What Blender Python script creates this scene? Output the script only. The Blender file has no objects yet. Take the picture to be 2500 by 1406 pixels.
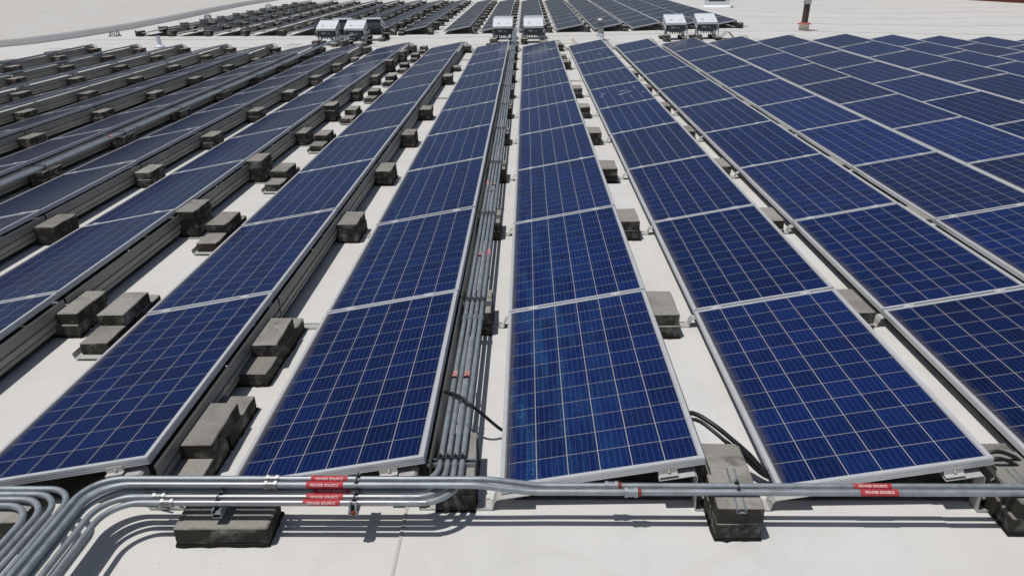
import bpy, bmesh, math, random
from mathutils import Vector, Matrix, Euler
random.seed(11)
SC = bpy.context.scene
COL = SC.collection
R = math.radians

# ------------------------------------------------------------------ camera, sky, sun, exposure
H0 = 0.12                                     # low panel edge above the roof
CAM = Vector((0.1469, -2.9614, 2.3665 + H0))
yaw, pitch, roll, FPX = 0.0328, -0.3889, -0.0196, 1834.6352
cy_, sy_, cp_, sp_, cr_, sr_ = math.cos(yaw), math.sin(yaw), math.cos(pitch), math.sin(pitch), math.cos(roll), math.sin(roll)
FWD = Vector((-sy_*cp_, cy_*cp_, sp_)); R0 = Vector((cy_, sy_, 0)); U0 = R0.cross(FWD)
RT = R0*cr_ + U0*sr_; UP = U0*cr_ - R0*sr_
camd = bpy.data.cameras.new('camera'); cam = bpy.data.objects.new('camera', camd); COL.objects.link(cam)
M = Matrix((RT, UP, -FWD)).transposed().to_4x4(); M.translation = CAM
cam.matrix_world = M
camd.sensor_width = 36.0; camd.lens = FPX/2500*36
camd.shift_x = 15.29/2500; camd.shift_y = -47.6/2500
camd.clip_end = 600; camd.clip_start = 0.05
SC.camera = cam

SUN_TO = Vector((-0.27, -0.13, 1.0)).normalized()
elev = math.asin(SUN_TO.z); azi = math.atan2(SUN_TO.x, SUN_TO.y)
w = bpy.data.worlds.new("World"); SC.world = w; w.use_nodes = True
nt = w.node_tree; nt.nodes.clear()
sky = nt.nodes.new('ShaderNodeTexSky'); sky.sky_type = 'NISHITA'; sky.sun_disc = False
sky.sun_elevation = elev; sky.sun_rotation = azi % (2*math.pi)
sky.air_density = 1.0; sky.dust_density = 1.5; sky.ozone_density = 1.0
bg = nt.nodes.new('ShaderNodeBackground'); bg.inputs[1].default_value = 0.05
wo = nt.nodes.new('ShaderNodeOutputWorld')
nt.links.new(sky.outputs[0], bg.inputs[0]); nt.links.new(bg.outputs[0], wo.inputs[0])
sund = bpy.data.lights.new('sun', 'SUN'); sund.energy = 3.05; sund.angle = R(0.5); sund.color = (1.0, 0.975, 0.94)
sun = bpy.data.objects.new('sun', sund); COL.objects.link(sun)
sun.rotation_euler = (-SUN_TO).to_track_quat('-Z', 'Y').to_euler(); sun.location = (-8, -4, 30)
SC.view_settings.view_transform = 'Standard'; SC.view_settings.look = 'None'
SC.view_settings.exposure = 0.0; SC.view_settings.gamma = 1.0; SC.view_settings.use_curve_mapping = False

def project(p):
    v = Vector(p) - CAM; c = v.dot(FWD)
    if c < 0.1: return None
    return (1234.7 + FPX*v.dot(RT)/c, 655.4 - FPX*v.dot(UP)/c)
def seen(pts, m=60):
    q = [project(p) for p in pts]; q = [a for a in q if a]
    if not q: return False
    return not (max(a[0] for a in q) < -m or min(a[0] for a in q) > 2500+m or max(a[1] for a in q) < -m or min(a[1] for a in q) > 1406+m)

# ------------------------------------------------------------------ the roof's shape and the rows
PITCH, PL, TILT = 1.3403, 1.976, 0.1778
PW, PH = 0.992, 1.956
CT, ST = math.cos(TILT), math.sin(TILT)
ZROW = {-10: 0.105, -9: 0.085, -8: 0.067, -7: 0.05, -6: 0.035, -5: 0.022, -4: 0.014, -3: 0.007, -2: 0.0, -1: 0.003, 0: 0.0, 1: 0.0,
        2: 0.001, 3: 0.008, 4: 0.024, 5: 0.044, 6: 0.045, 7: 0.001, 8: -0.045, 9: -0.09, 10: -0.132, 11: -0.175, 12: -0.22}
def xrow(n): return n*PITCH - (0.2449 if n <= -3 else 0) + (0.2676 if n >= 6 else 0)
_xs = [xrow(n) for n in sorted(ZROW)]; _zs = [ZROW[n] for n in sorted(ZROW)]
def zx(x):
    if x <= _xs[0]: return _zs[0]
    if x >= _xs[-1]: return _zs[-1] - 0.004*(x-_xs[-1])
    for i in range(len(_xs)-1):
        if x <= _xs[i+1]:
            t = (x-_xs[i])/(_xs[i+1]-_xs[i]); return _zs[i]*(1-t)+_zs[i+1]*t
def zy(y):
    c = min(max(y, 10), 25); return 0.0003*(c-10)**2
def roof(x, y): return zx(x) + zy(y)

# ------------------------------------------------------------------ node helpers and materials
class NT:
    def __init__(s, name):
        s.m = bpy.data.materials.new(name); s.m.use_nodes = True
        s.t = s.m.node_tree; s.t.nodes.clear()
        s.out = s.n('ShaderNodeOutputMaterial'); s.b = s.n('ShaderNodeBsdfPrincipled')
        s.t.links.new(s.b.outputs[0], s.out.inputs[0])
    def n(s, typ, **kw):
        a = s.t.nodes.new(typ)
        for k, v in kw.items(): setattr(a, k, v)
        return a
    def link(s, a, b): s.t.links.new(a, b)
    def setp(s, **kw):
        for k, v in kw.items():
            i = s.b.inputs[k.replace('_', ' ')]
            if hasattr(v, 'node'): s.link(v, i)
            else: i.default_value = v if not (isinstance(v, tuple) and len(v) == 3) else (*v, 1)
    def val(s, i, v):
        if hasattr(v, 'node'): s.link(v, i)
        elif isinstance(v, tuple) and len(v) == 3 and i.type == 'RGBA': i.default_value = (*v, 1)
        else: i.default_value = v
    def math(s, op, a, b=0.0, c=0.0, clamp=False):
        m = s.n('ShaderNodeMath', operation=op); m.use_clamp = clamp
        s.val(m.inputs[0], a); s.val(m.inputs[1], b)
        if op in ('MULTIPLY_ADD', 'COMPARE', 'SMOOTH_MIN'): s.val(m.inputs[2], c)
        return m.outputs[0]
    def mix(s, f, a, b, typ='MIX'):
        m = s.n('ShaderNodeMix', data_type='RGBA', blend_type=typ)
        s.val(m.inputs[0], f); s.val(m.inputs[6], a); s.val(m.inputs[7], b)
        return m.outputs[2]
    def ramp(s, f, stops):
        r = s.n('ShaderNodeValToRGB'); s.link(f, r.inputs[0]); e = r.color_ramp.elements
        while len(e) < len(stops): e.new(0.5)
        for q, (p, c) in zip(e, stops):
            q.position = p; q.color = (*c, 1) if isinstance(c, tuple) else (c, c, c, 1)
        return r.outputs[0]
    def noise(s, vec, scale, detail=4.0, rough=0.55, dist=0.0):
        q = s.n('ShaderNodeTexNoise'); s.link(vec, q.inputs['Vector'])
        q.inputs['Scale'].default_value = scale; q.inputs['Detail'].default_value = detail
        q.inputs['Roughness'].default_value = rough; q.inputs['Distortion'].default_value = dist
        return q.outputs[0]
    def obj(s):
        tc = s.n('ShaderNodeTexCoord'); oi = s.n('ShaderNodeObjectInfo')
        ad = s.n('ShaderNodeVectorMath', operation='ADD'); cb = s.n('ShaderNodeCombineXYZ')
        k = s.math('MULTIPLY', oi.outputs['Random'], 37.0)
        s.link(k, cb.inputs[0]); s.link(k, cb.inputs[1])
        s.link(tc.outputs['Object'], ad.inputs[0]); s.link(cb.outputs[0], ad.inputs[1])
        return ad.outputs[0], oi
    def pos(s, sc=(1, 1, 1)):
        g = s.n('ShaderNodeNewGeometry'); m = s.n('ShaderNodeMapping'); m.inputs['Scale'].default_value = sc
        s.link(g.outputs['Position'], m.inputs[0]); return m.outputs[0]
    def bump(s, h, strength=0.3, dist=0.01):
        b = s.n('ShaderNodeBump'); b.inputs['Strength'].default_value = strength; b.inputs['Distance'].default_value = dist
        s.link(h, b.inputs['Height']); s.link(b.outputs[0], s.b.inputs['Normal'])

def m_roof(name, base, dirt):
    a = NT(name); p = a.pos()
    big = a.noise(p, 0.35, 5, 0.6); mid = a.noise(p, 2.3, 6, 0.62, 0.4); fine = a.noise(a.pos((1, 3.5, 1)), 9.0, 5, 0.7)
    st = a.noise(a.pos((0.06, 0.55, 1)), 1.0, 5, 0.6, 0.6)
    c = a.mix(a.ramp(big, [(0.38, 0.0), (0.68, 1.0)]), base, tuple(b*k for b, k in zip(base, (0.95, 0.935, 0.905))))
    c = a.mix(a.math('MULTIPLY', a.ramp(st, [(0.5, 0.0), (0.75, 1.0)]), 0.34), c, tuple(b*k for b, k in zip(base, (0.80, 0.775, 0.73))))
    c = a.mix(a.math('MULTIPLY', a.ramp(mid, [(0.52, 0.0), (0.78, 1.0)]), 0.30*dirt), c, tuple(b*0.70 for b in base))
    c = a.mix(a.math('MULTIPLY', a.ramp(fine, [(0.66, 0.0), (0.76, 1.0)]), 0.26*dirt), c, (0.28, 0.265, 0.245))
    ring = a.noise(p, 0.8, 3, 0.5, 0.8); c = a.mix(a.math('MULTIPLY', a.ramp(ring, [(0.485, 0.0), (0.5, 1.0), (0.525, 0.35), (0.60, 0.0)]), 0.075*dirt), c, (0.40, 0.36, 0.30))
    sp = a.noise(p, 26.0, 3, 0.5); c = a.mix(a.math('MULTIPLY', a.ramp(sp, [(0.74, 0.0), (0.78, 1.0)]), 0.45), c, (0.16, 0.15, 0.13))
    sc = a.noise(a.pos((1.0, 1.0, 1)), 5.0, 7, 0.75, 1.5); c = a.mix(a.math('MULTIPLY', a.ramp(sc, [(0.62, 0.0), (0.66, 1.0)]), 0.10), c, tuple(min(b*1.18, .86) for b in base))
    a.setp(Base_Color=c, Roughness=0.62); a.b.inputs['Specular IOR Level'].default_value = 0.3
    a.bump(a.noise(p, 3.0, 6, 0.6), 0.35, 0.012)
    return a.m
M_ROOF = m_roof('roof_membrane_old', (0.665, 0.653, 0.632), 1.35)
M_ROOF2 = m_roof('roof_membrane_clean', (0.665, 0.657, 0.642), 1.1)
M_ROOFHI = m_roof('roof_membrane_upper', (0.60, 0.58, 0.55), 1.2)
M_CURB = m_roof('curb_membrane', (0.37, 0.37, 0.375), 1.5)

def m_metal(name, col, rough, metallic, var=0.25, scale=14.0, dirt=(0.12, 0.11, 0.10), damt=0.25):
    a = NT(name); v, oi = a.obj(); n = a.noise(v, scale, 5, 0.65); n2 = a.noise(v, scale*0.23, 4, 0.6)
    c = a.mix(a.ramp(n, [(0.3, 0.0), (0.75, 1.0)]), tuple(x*(1-var) for x in col), col)
    c = a.mix(a.math('MULTIPLY', a.ramp(n2, [(0.5, 0.0), (0.75, 1.0)]), damt), c, dirt)
    a.setp(Base_Color=c, Metallic=metallic, Roughness=a.math('MULTIPLY_ADD', n, 0.25, rough-0.1))
    return a.m
M_FRAME = m_metal('anodised_frame', (0.62, 0.63, 0.65), 0.42, 0.3, 0.08, 9.0, (0.40, 0.38, 0.35), 0.2)
M_GALV = m_metal('galvanised_conduit', (0.39, 0.43, 0.46), 0.50, 0.5, 0.34, 17.0, (0.17, 0.175, 0.18), 0.45)
M_BRIGHT = m_metal('bright_conduit', (0.36, 0.365, 0.385), 0.44, 0.75, 0.2, 20.0, (0.2, 0.2, 0.2), 0.25)
M_COUPL = m_metal('coupling_zinc', (0.33, 0.335, 0.34), 0.42, 0.75, 0.3, 60.0)
M_STRUT = m_metal('strut_steel', (0.34, 0.38, 0.41), 0.5, 0.6, 0.25, 25.0)
M_DEFL = m_metal('deflector_sheet', (0.33, 0.322, 0.30), 0.55, 0.4, 0.3, 3.0, (0.13, 0.12, 0.10), 0.45)
M_BRKT = m_metal('bracket_sheet', (0.60, 0.59, 0.57), 0.55, 0.35, 0.12, 12.0, (0.2, 0.18, 0.15), 0.3)
M_BOLT = m_metal('zinc_bolt', (0.72, 0.72, 0.70), 0.3, 0.9, 0.2, 60.0)
M_CLAMPW = m_metal('clamp_aluminium', (0.85, 0.85, 0.84), 0.38, 0.6, 0.05, 30.0, (0.5, 0.5, 0.5), 0.1)
M_DARKST = m_metal('dark_clamp_steel', (0.12, 0.125, 0.13), 0.5, 0.7, 0.3, 60.0)

def m_plain(name, col, rough=0.5, spec=0.5, var=0.12, scale=8.0, metallic=0.0):
    a = NT(name); v, oi = a.obj(); n = a.noise(v, scale, 5, 0.6)
    c = a.mix(n, tuple(x*(1-var) for x in col), tuple(x*(1+var) for x in col))
    a.setp(Base_Color=c, Roughness=rough, Metallic=metallic); a.b.inputs['Specular IOR Level'].default_value = spec
    return a.m
M_CABLE = m_plain('black_cable', (0.012, 0.012, 0.013), 0.45)
def m_label(name, red, faded, amt):
    a = NT(name); v, oi = a.obj(); n = a.noise(v, 28.0, 5, 0.7); n2 = a.noise(v, 120.0, 3, 0.6)
    f = a.math('MULTIPLY', a.math('ADD', a.ramp(n, [(0.40, 0.0), (0.72, 1.0)]), a.math('MULTIPLY', oi.outputs['Random'], 0.5)), amt, clamp=True)
    c = a.mix(f, red, faded); c = a.mix(a.math('MULTIPLY', n2, 0.25), c, (0.2, 0.03, 0.03))
    a.setp(Base_Color=c, Roughness=0.55); a.b.inputs['Specular IOR Level'].default_value = 0.3
    return a.m
M_RED = m_label('red_label', (0.47, 0.02, 0.028), (0.56, 0.13, 0.14), 0.55)
M_REDF = m_label('faded_red_label', (0.55, 0.10, 0.11), (0.62, 0.40, 0.40), 0.9)
M_LETTER = m_plain('label_lettering', (0.82, 0.76, 0.76), 0.5)
M_WHITEBOX = m_plain('white_enamel', (0.74, 0.77, 0.80), 0.35, 0.5, 0.03)
M_GREYBOX = m_plain('dark_grey_enamel', (0.055, 0.068, 0.075), 0.4)
M_PLATE = m_plain('pale_plate', (0.55, 0.57, 0.58), 0.4)
M_PAD = m_plain('black_rubber', (0.018, 0.017, 0.016), 0.9, 0.2, 0.4, 20)
M_BROWN = m_plain('brown_paint', (0.075, 0.042, 0.038), 0.5, 0.5, 0.2, 6)
M_RUST = m_plain('red_sealant', (0.36, 0.12, 0.09), 0.7, 0.3, 0.3, 20)
M_CREAM = m_plain('cream_boot', (0.62, 0.58, 0.50), 0.6, 0.3, 0.12, 10)
M_BRICKC = m_plain('brown_brick', (0.15, 0.045, 0.030), 0.85, 0.2, 0.3, 3)
M_DROP = m_plain('pale_dropping', (0.36, 0.40, 0.44), 0.7, 0.2, 0.3, 30)
M_BLACK = m_plain('black_opening', (0.015, 0.015, 0.015), 0.7, 0.3)
M_REDCAP = m_plain('red_washer', (0.20, 0.035, 0.025), 0.6, 0.3, 0.3, 50)
M_SEAM = m_roof('roof_seam_lap', (0.56, 0.545, 0.52), 1.2)
M_PATCH = m_roof('roof_patch', (0.50, 0.495, 0.485), 1.0)

def m_concrete(name='weathered_concrete', off=0.0):
    a = NT(name); v, oi = a.obj()
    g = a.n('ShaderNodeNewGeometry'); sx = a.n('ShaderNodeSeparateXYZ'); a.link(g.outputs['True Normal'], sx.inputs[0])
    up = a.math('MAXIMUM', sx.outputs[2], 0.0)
    n1 = a.noise(v, 11.0, 6, 0.65); n2 = a.noise(v, 60.0, 4, 0.7); n3 = a.noise(v, 4.0, 5, 0.6, 0.5)
    c = a.mix(n2, (0.25, 0.236, 0.212), (0.42, 0.40, 0.362))
    c = a.mix(a.math('MULTIPLY', oi.outputs['Random'], 0.55), c, (0.165, 0.155, 0.138)); c = a.mix(a.math('MULTIPLY', a.ramp(n3, [(0.48, 0.0), (0.62, 1.0)]), 0.40), c, (0.15, 0.14, 0.122))
    pits = a.ramp(n2, [(0.30, 1.0), (0.40, 0.0)]); c = a.mix(a.math('MULTIPLY', pits, 0.5), c, (0.08, 0.075, 0.07))
    # mildew blotches; the shade of the upright faces is painted in with them
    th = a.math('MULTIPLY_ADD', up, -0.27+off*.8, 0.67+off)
    mil_shade = a.math('MULTIPLY', a.math('SUBTRACT', a.math('ADD', a.math('MULTIPLY', n1, 0.6), a.math('MULTIPLY', n3, 0.5)), a.math('SUBTRACT', 1.06, th)), 5.5, clamp=True)
    c = a.mix(a.math('MULTIPLY', mil_shade, 0.90), c, (0.024, 0.022, 0.018))
    a.setp(Base_Color=c, Roughness=0.92); a.b.inputs['Specular IOR Level'].default_value = 0.15
    a.bump(n2, 0.6, 0.004)
    return a.m
M_CONC = m_concrete()
M_CONC2 = m_concrete('mildewed_concrete', 0.03)

# solar cells: blue polycrystalline wafers with five thin busbars; object colour carries panel tint (r), streak dirt (g), film with painted haze (b)
def m_cell():
    a = NT('polycrystalline_cell')
    uv = a.n('ShaderNodeUVMap', uv_map='cell'); pv = a.n('ShaderNodeUVMap', uv_map='panel')
    su = a.n('ShaderNodeSeparateXYZ'); a.link(uv.outputs[0], su.inputs[0]); sp = a.n('ShaderNodeSeparateXYZ'); a.link(pv.outputs[0], sp.inputs[0])
    oi = a.n('ShaderNodeObjectInfo'); oc = a.n('ShaderNodeSeparateColor'); a.link(oi.outputs['Color'], oc.inputs[0])
    at = a.n('ShaderNodeAttribute', attribute_name='wafer'); rnd = a.math('FRACT', a.math('ADD', at.outputs['Fac'], oi.outputs['Random']))
    ofs = a.n('ShaderNodeCombineXYZ'); a.link(a.math('MULTIPLY', rnd, 91.0), ofs.inputs[0]); a.link(a.math('MULTIPLY', oi.outputs['Random'], 13.0), ofs.inputs[1])
    vec = a.n('ShaderNodeVectorMath', operation='ADD'); a.link(pv.outputs[0], vec.inputs[0]); a.link(ofs.outputs[0], vec.inputs[1])
    vo = a.n('ShaderNodeTexVoronoi'); a.link(vec.outputs[0], vo.inputs['Vector']); vo.inputs['Scale'].default_value = 48.0
    cs = a.n('ShaderNodeSeparateColor'); a.link(vo.outputs['Color'], cs.inputs[0])
    c = a.mix(rnd, (0.0018, 0.0072, 0.051), (0.0025, 0.0125, 0.086))
    c = a.mix(a.math('MULTIPLY', cs.outputs[0], 0.34), c, (0.004, 0.026, 0.115))
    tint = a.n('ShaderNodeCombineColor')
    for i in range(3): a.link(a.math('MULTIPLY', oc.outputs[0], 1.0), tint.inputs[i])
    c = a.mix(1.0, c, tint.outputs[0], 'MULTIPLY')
    # water streaks with frosted crystals, running along the long side
    mp = a.n('ShaderNodeMapping'); mp.inputs['Scale'].default_value = (6.2, 0.75, 1); a.link(pv.outputs[0], mp.inputs[0])
    s1 = a.noise(mp.outputs[0], 1.6, 3, 0.6, 0.35)
    mp2 = a.n('ShaderNodeMapping'); mp2.inputs['Scale'].default_value = (70, 45, 1); a.link(pv.outputs[0], mp2.inputs[0])
    s2 = a.noise(mp2.outputs[0], 1.0, 4, 0.75, 1.2)
    low = a.math('SUBTRACT', 1.12, a.math('MULTIPLY', sp.outputs[0], 1.35), clamp=True)
    st = a.math('MULTIPLY', a.math('MULTIPLY', a.ramp(s1, [(0.45, 0.0), (0.58, 1.0)]), a.ramp(s2, [(0.42, 0.0), (0.62, 1.0)])), low)
    c = a.mix(a.math('MULTIPLY', a.math('MULTIPLY', st, oc.outputs[1]), 0.56, clamp=True), c, (0.032, 0.14, 0.29))
    # dirt collected along the low edge of the glass, and a dirt film that also paints in grazing haze
    dn = a.noise(a.pos((1, 1, 1)), 9.0, 4, 0.6)
    ed = a.math('SUBTRACT', 1.0, a.math('DIVIDE', a.math('SUBTRACT', sp.outputs[0], 0.016), a.math('MULTIPLY_ADD', dn, 0.085, 0.016)), clamp=True)
    c = a.mix(a.math('MULTIPLY', ed, 0.72), c, (0.105, 0.095, 0.08))
    c = a.mix(a.math('MULTIPLY', oc.outputs[2], 0.10), c, (0.17, 0.165, 0.17))
    # busbars
    bb = a.math('ABSOLUTE', a.math('SUBTRACT', a.math('FRACT', a.math('MULTIPLY', su.outputs[0], 5.0)), 0.5))
    line = a.math('LESS_THAN', bb, 0.022)
    c = a.mix(a.math('MULTIPLY', line, 0.6), c, (0.14, 0.165, 0.22))
    a.setp(Base_Color=c, Roughness=0.4, Coat_Weight=0.42, Coat_Roughness=0.12, Coat_IOR=1.32)
    a.b.inputs['Specular IOR Level'].default_value = 0.03
    a.setp(Sheen_Weight=0.02, Sheen_Roughness=0.45, Sheen_Tint=(0.75, 0.72, 0.74))
    return a.m
M_CELL = m_cell()
def m_back():
    a = NT('white_backsheet'); pv = a.n('ShaderNodeUVMap', uv_map='panel'); sp = a.n('ShaderNodeSeparateXYZ'); a.link(pv.outputs[0], sp.inputs[0])
    dn = a.noise(a.pos((1, 1, 1)), 9.0, 4, 0.6)
    ed = a.math('SUBTRACT', 1.0, a.math('DIVIDE', a.math('SUBTRACT', sp.outputs[0], 0.016), a.math('MULTIPLY_ADD', dn, 0.085, 0.016)), clamp=True)
    c = a.mix(a.math('MULTIPLY', ed, 0.8), (0.33, 0.325, 0.325), (0.105, 0.095, 0.08))
    a.setp(Base_Color=c, Roughness=0.4, Coat_Weight=0.7, Coat_Roughness=0.14, Coat_IOR=1.30); a.b.inputs['Specular IOR Level'].default_value = 0.2
    return a.m
M_BACK = m_back()

# ------------------------------------------------------------------ mesh helpers
class MB:
    def __init__(s): s.v = []; s.f = []; s.sm = []
    def add(s, vs, fs, smooth=False):
        o = len(s.v); s.v += [tuple(p) for p in vs]; s.f += [tuple(i+o for i in f) for f in fs]; s.sm += [smooth]*len(fs); return s
    def box(s, x0, x1, y0, y1, z0, z1, mtx=None):
        vs = [Vector((x, y, z)) for z in (z0, z1) for y in (y0, y1) for x in (x0, x1)]
        if mtx: vs = [mtx @ p for p in vs]
        return s.add(vs, [(0, 2, 3, 1), (4, 5, 7, 6), (0, 1, 5, 4), (2, 6, 7, 3), (0, 4, 6, 2), (1, 3, 7, 5)])
    def quad(s, a, b, c, d): return s.add([a, b, c, d], [(0, 1, 2, 3)])
    def sheet(s, prof, y0, y1, t=0.0015):
        """bent sheet metal: profile of (x, z) extruded along y with a thickness"""
        n = len(prof); nor = []
        for i in range(n):
            a = prof[max(i-1, 0)]; b = prof[min(i+1, n-1)]
            dx, dz = b[0]-a[0], b[1]-a[1]; l = math.hypot(dx, dz) or 1; nor.append((-dz/l*t, dx/l*t))
        vs = []
        for y in (y0, y1):
            vs += [(p[0], y, p[1]) for p in prof]; vs += [(p[0]+q[0], y, p[1]+q[1]) for p, q in zip(prof, nor)]
        fs = []; N = 2*n
        for i in range(n-1):
            fs += [(i, i+1, N+i+1, N+i), (n+i+1, n+i, N+n+i, N+n+i+1), (i+1, i, n+i, n+i+1), (N+i, N+i+1, N+n+i+1, N+n+i)]
        fs += [(0, N, N+n, n), (n-1, 2*n-1, N+2*n-1, N+n-1)]
        return s.add(vs, fs)
    def tube(s, pts, r, seg=12, arc=(0, 2*math.pi), smooth=True, caps=True):
        pts = [Vector(p) for p in pts]; n = len(pts); rings = []
        t = (pts[1]-pts[0]).normalized(); up = Vector((0, 0, 1)) if abs(t.z) < 0.9 else Vector((0, 1, 0))
        nrm = (up - t*up.dot(t)).normalized(); full = abs(arc[1]-arc[0]-2*math.pi) < 1e-6; k = seg if full else seg+1
        vs = []
        for i in range(n):
            a = pts[max(i-1, 0)]; b = pts[min(i+1, n-1)]; t = (b-a).normalized()
            nrm = (nrm - t*nrm.dot(t)).normalized(); bi = t.cross(nrm)
            rr = r[i] if isinstance(r, (list, tuple)) else r
            for j in range(k):
                an = arc[0] + (arc[1]-arc[0])*j/seg; vs.append(pts[i] + nrm*math.cos(an)*rr + bi*math.sin(an)*rr)
        fs = []
        for i in range(n-1):
            for j in range(seg):
                j2 = (j+1) % k; fs.append((i*k+j, i*k+j2, (i+1)*k+j2, (i+1)*k+j))
        o = len(fs); s.add(vs, fs, smooth)
        if caps and full:
            s.add([vs[j] for j in range(k)], [tuple(range(k-1, -1, -1))]); s.add([vs[(n-1)*k+j] for j in range(k)], [tuple(range(k))])
        return s
    def lathe(s, prof, seg=16, cx=0, cy=0, smooth=True):
        vs = []; n = len(prof)
        for (r, z) in prof:
            for j in range(seg):
                an = 2*math.pi*j/seg; vs.append((cx+r*math.cos(an), cy+r*math.sin(an), z))
        fs = [(i*seg+j, i*seg+(j+1) % seg, (i+1)*seg+(j+1) % seg, (i+1)*seg+j) for i in range(n-1) for j in range(seg)]
        fs.append(tuple(range(seg-1, -1, -1))); fs.append(tuple((n-1)*seg+j for j in range(seg)))
        return s.add(vs, fs, smooth)
    def mesh(s, name, mat):
        me = bpy.data.meshes.new(name); me.from_pydata(s.v, [], s.f); me.update()
        me.polygons.foreach_set('use_smooth', s.sm); me.materials.append(mat); return me
def inst(name, me, parent=None, loc=(0, 0, 0), rot=(0, 0, 0)):
    o = bpy.data.objects.new(name, me); COL.objects.link(o); o.location = loc; o.rotation_euler = rot
    if parent: o.parent = parent
    return o
def tag(o, label, cat, group=None):
    o['label'] = label; o['category'] = cat
    if group: o['group'] = group
    return o
def thing(name, label, cat, loc=(0, 0, 0), rot=(0, 0, 0), group=None):
    o = bpy.data.objects.new(name, None); COL.objects.link(o); o.location = loc; o.rotation_euler = rot
    o.empty_display_size = 0.1
    return tag(o, label, cat, group)
def structure(o): o['kind'] = 'structure'; return o
ORD = ['zeroth', 'first', 'second', 'third', 'fourth', 'fifth', 'sixth', 'seventh', 'eighth', 'ninth', 'tenth', 'eleventh', 'twelfth', 'thirteenth', 'fourteenth', 'fifteenth', 'sixteenth', 'seventeenth']
def rowword(n):
    return (ORD[n+1] + ' row right of central conduits') if n >= 0 else (ORD[-n] + ' row left of central conduits')
def aisleword(n):
    if n == -1: return 'the aisle of the central conduits'
    return (ORD[n+1] + ' aisle right of central conduits') if n >= 0 else (ORD[-n-1] + ' aisle left of central conduits')
def endword(k, n, N=10):
    if -2 <= n <= 1: return 'at the near end' if k == 0 else ORD[k+1] + ' from the near end'
    j = N-k; return 'at the far end' if j == 1 else ORD[j] + ' from the far end'
def seamword(k, n):
    if -2 <= n <= 1: return 'at the near end' if k == 0 else ('at the far end' if k == 10 else ORD[k] + ' seam from front')
    j = 10-k; return 'at the far end' if j == 0 else ORD[j] + ' seam from back'

# ------------------------------------------------------------------ roof
def sheet_grid(name, xs, ys, off, mat, fn=roof, kind=True):
    vs = [(x, y, fn(x, y)+off) for y in ys for x in xs]; nx = len(xs)
    fs = [(j*nx+i, j*nx+i+1, (j+1)*nx+i+1, (j+1)*nx+i) for j in range(len(ys)-1) for i in range(nx-1)]
    me = bpy.data.meshes.new(name); me.from_pydata(vs, [], fs); me.materials.append(mat); me.update()
    for p in me.polygons: p.use_smooth = True
    o = inst(name, me)
    if kind: structure(o)
    return o
def frange(a, b, st):
    n = max(1, int(round((b-a)/st))); return [a+(b-a)*i/n for i in range(n+1)]
XS = sorted(set([-120, -80, -50, -30] + [round(v, 3) for v in frange(-20, 30, 0.67)] + _xs + [45, 70, 120]))
YS = sorted(set([-40, -15] + frange(-8, 10, 3) + frange(10, 25, 1) + [30, 40, 60, 100, 160, 260]))
sheet_grid('roof', XS, YS, 0.0, M_ROOF)
sheet_grid('roof_membrane_sheet', [x for x in frange(-0.455, 2.10, 0.4)], frange(-6, 10, 2)+frange(11, 21.35, 1), 0.004, M_ROOF2)
m_ = m_roof('roof_seam_dirty', (0.53, 0.51, 0.475), 1.6)
sheet_grid('roof_seam', [-0.466, -0.452], frange(-6, 0.2, 1.2), 0.0075, m_)
sheet_grid('roof_seam', frange(-0.455, 2.1, .4), [-1.35, -1.335], 0.0075, m_)
# mildew stain, its dark colour also painting in the shade under the rows
a = NT('stained_shade_membrane'); p = a.pos(); n1 = a.noise(p, 6.0, 6, 0.65); n2 = a.noise(p, 1.3, 4, 0.6)
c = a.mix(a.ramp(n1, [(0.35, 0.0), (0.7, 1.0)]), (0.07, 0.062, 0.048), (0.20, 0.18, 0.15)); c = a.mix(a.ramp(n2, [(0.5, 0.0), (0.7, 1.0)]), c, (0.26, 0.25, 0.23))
a.setp(Base_Color=c, Roughness=0.8); M_STAIN_SHADE = a.m
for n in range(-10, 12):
    sheet_grid('stained_shade_roof', [xrow(n)+.07, xrow(n)+.5, xrow(n)+PW*CT-.012], [.06]+frange(2, 10, 2)+frange(11, 19.7, 1), 0.0085, M_STAIN_SHADE)
# membrane laps out on the open roof
for i, y in enumerate([21.37, 23.9, 46.5, 49.6, 52.8, 56.0, 60.0]):
    sheet_grid('roof_seam', frange(-15.2, 34, 1.2) if y < 30 else frange(8.5, 34, 1.2), [y, y+0.055], 0.009, M_SEAM)
for y in (27.5, 31.2, 34.6, 38.1, 41.5, 44.9): sheet_grid('roof_seam', frange(9.2, 34, 1.2), [y, y+0.055], 0.007, M_SEAM)
sheet_grid('roof_patch', [-7.62, -7.2], [21.95, 22.42], 0.006, M_PATCH)

# raised curb and the higher roof behind it on the left
pl = [(-19.6, 8), (-18.2, 18), (-17.02, 22.0), (-16.4, 23.0), (-15.99, 24.8), (-15.78, 28.5), (-16.16, 34.3), (-16.75, 40), (-17.15, 45.6), (-17.2, 54), (-17.2, 75), (-17.2, 110)]
mb = MB(); ring = []
for (x, y) in pl:
    zb = roof(x, y); ring += [(x, y, zb-0.02), (x-0.05, y, zb+0.05), (x-0.20, y, zb+0.17), (x-0.26, y, zb+0.19), (x-0.52, y, zb+0.195), (x-0.62, y, zb+0.13)]
fs = [(i*6+j, (i+1)*6+j, (i+1)*6+j+1, i*6+j+1) for i in range(len(pl)-1) for j in range(5)]
mb.add(ring, fs); structure(inst('roof_curb', mb.mesh('roof_curb', M_CURB)))
vs = []; 
for (x, y) in pl: vs += [(x-.56, y, roof(x, y)+0.15), (x-9, y, roof(x, y)+0.18), (-120, y, roof(x, y)+0.2)]
mb = MB(); mb.add(vs, [(i*3+j, (i+1)*3+j, (i+1)*3+j+1, i*3+j+1) for i in range(len(pl)-1) for j in range(2)])
structure(inst('upper_roof', mb.mesh('upper_roof', M_ROOFHI)))

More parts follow.
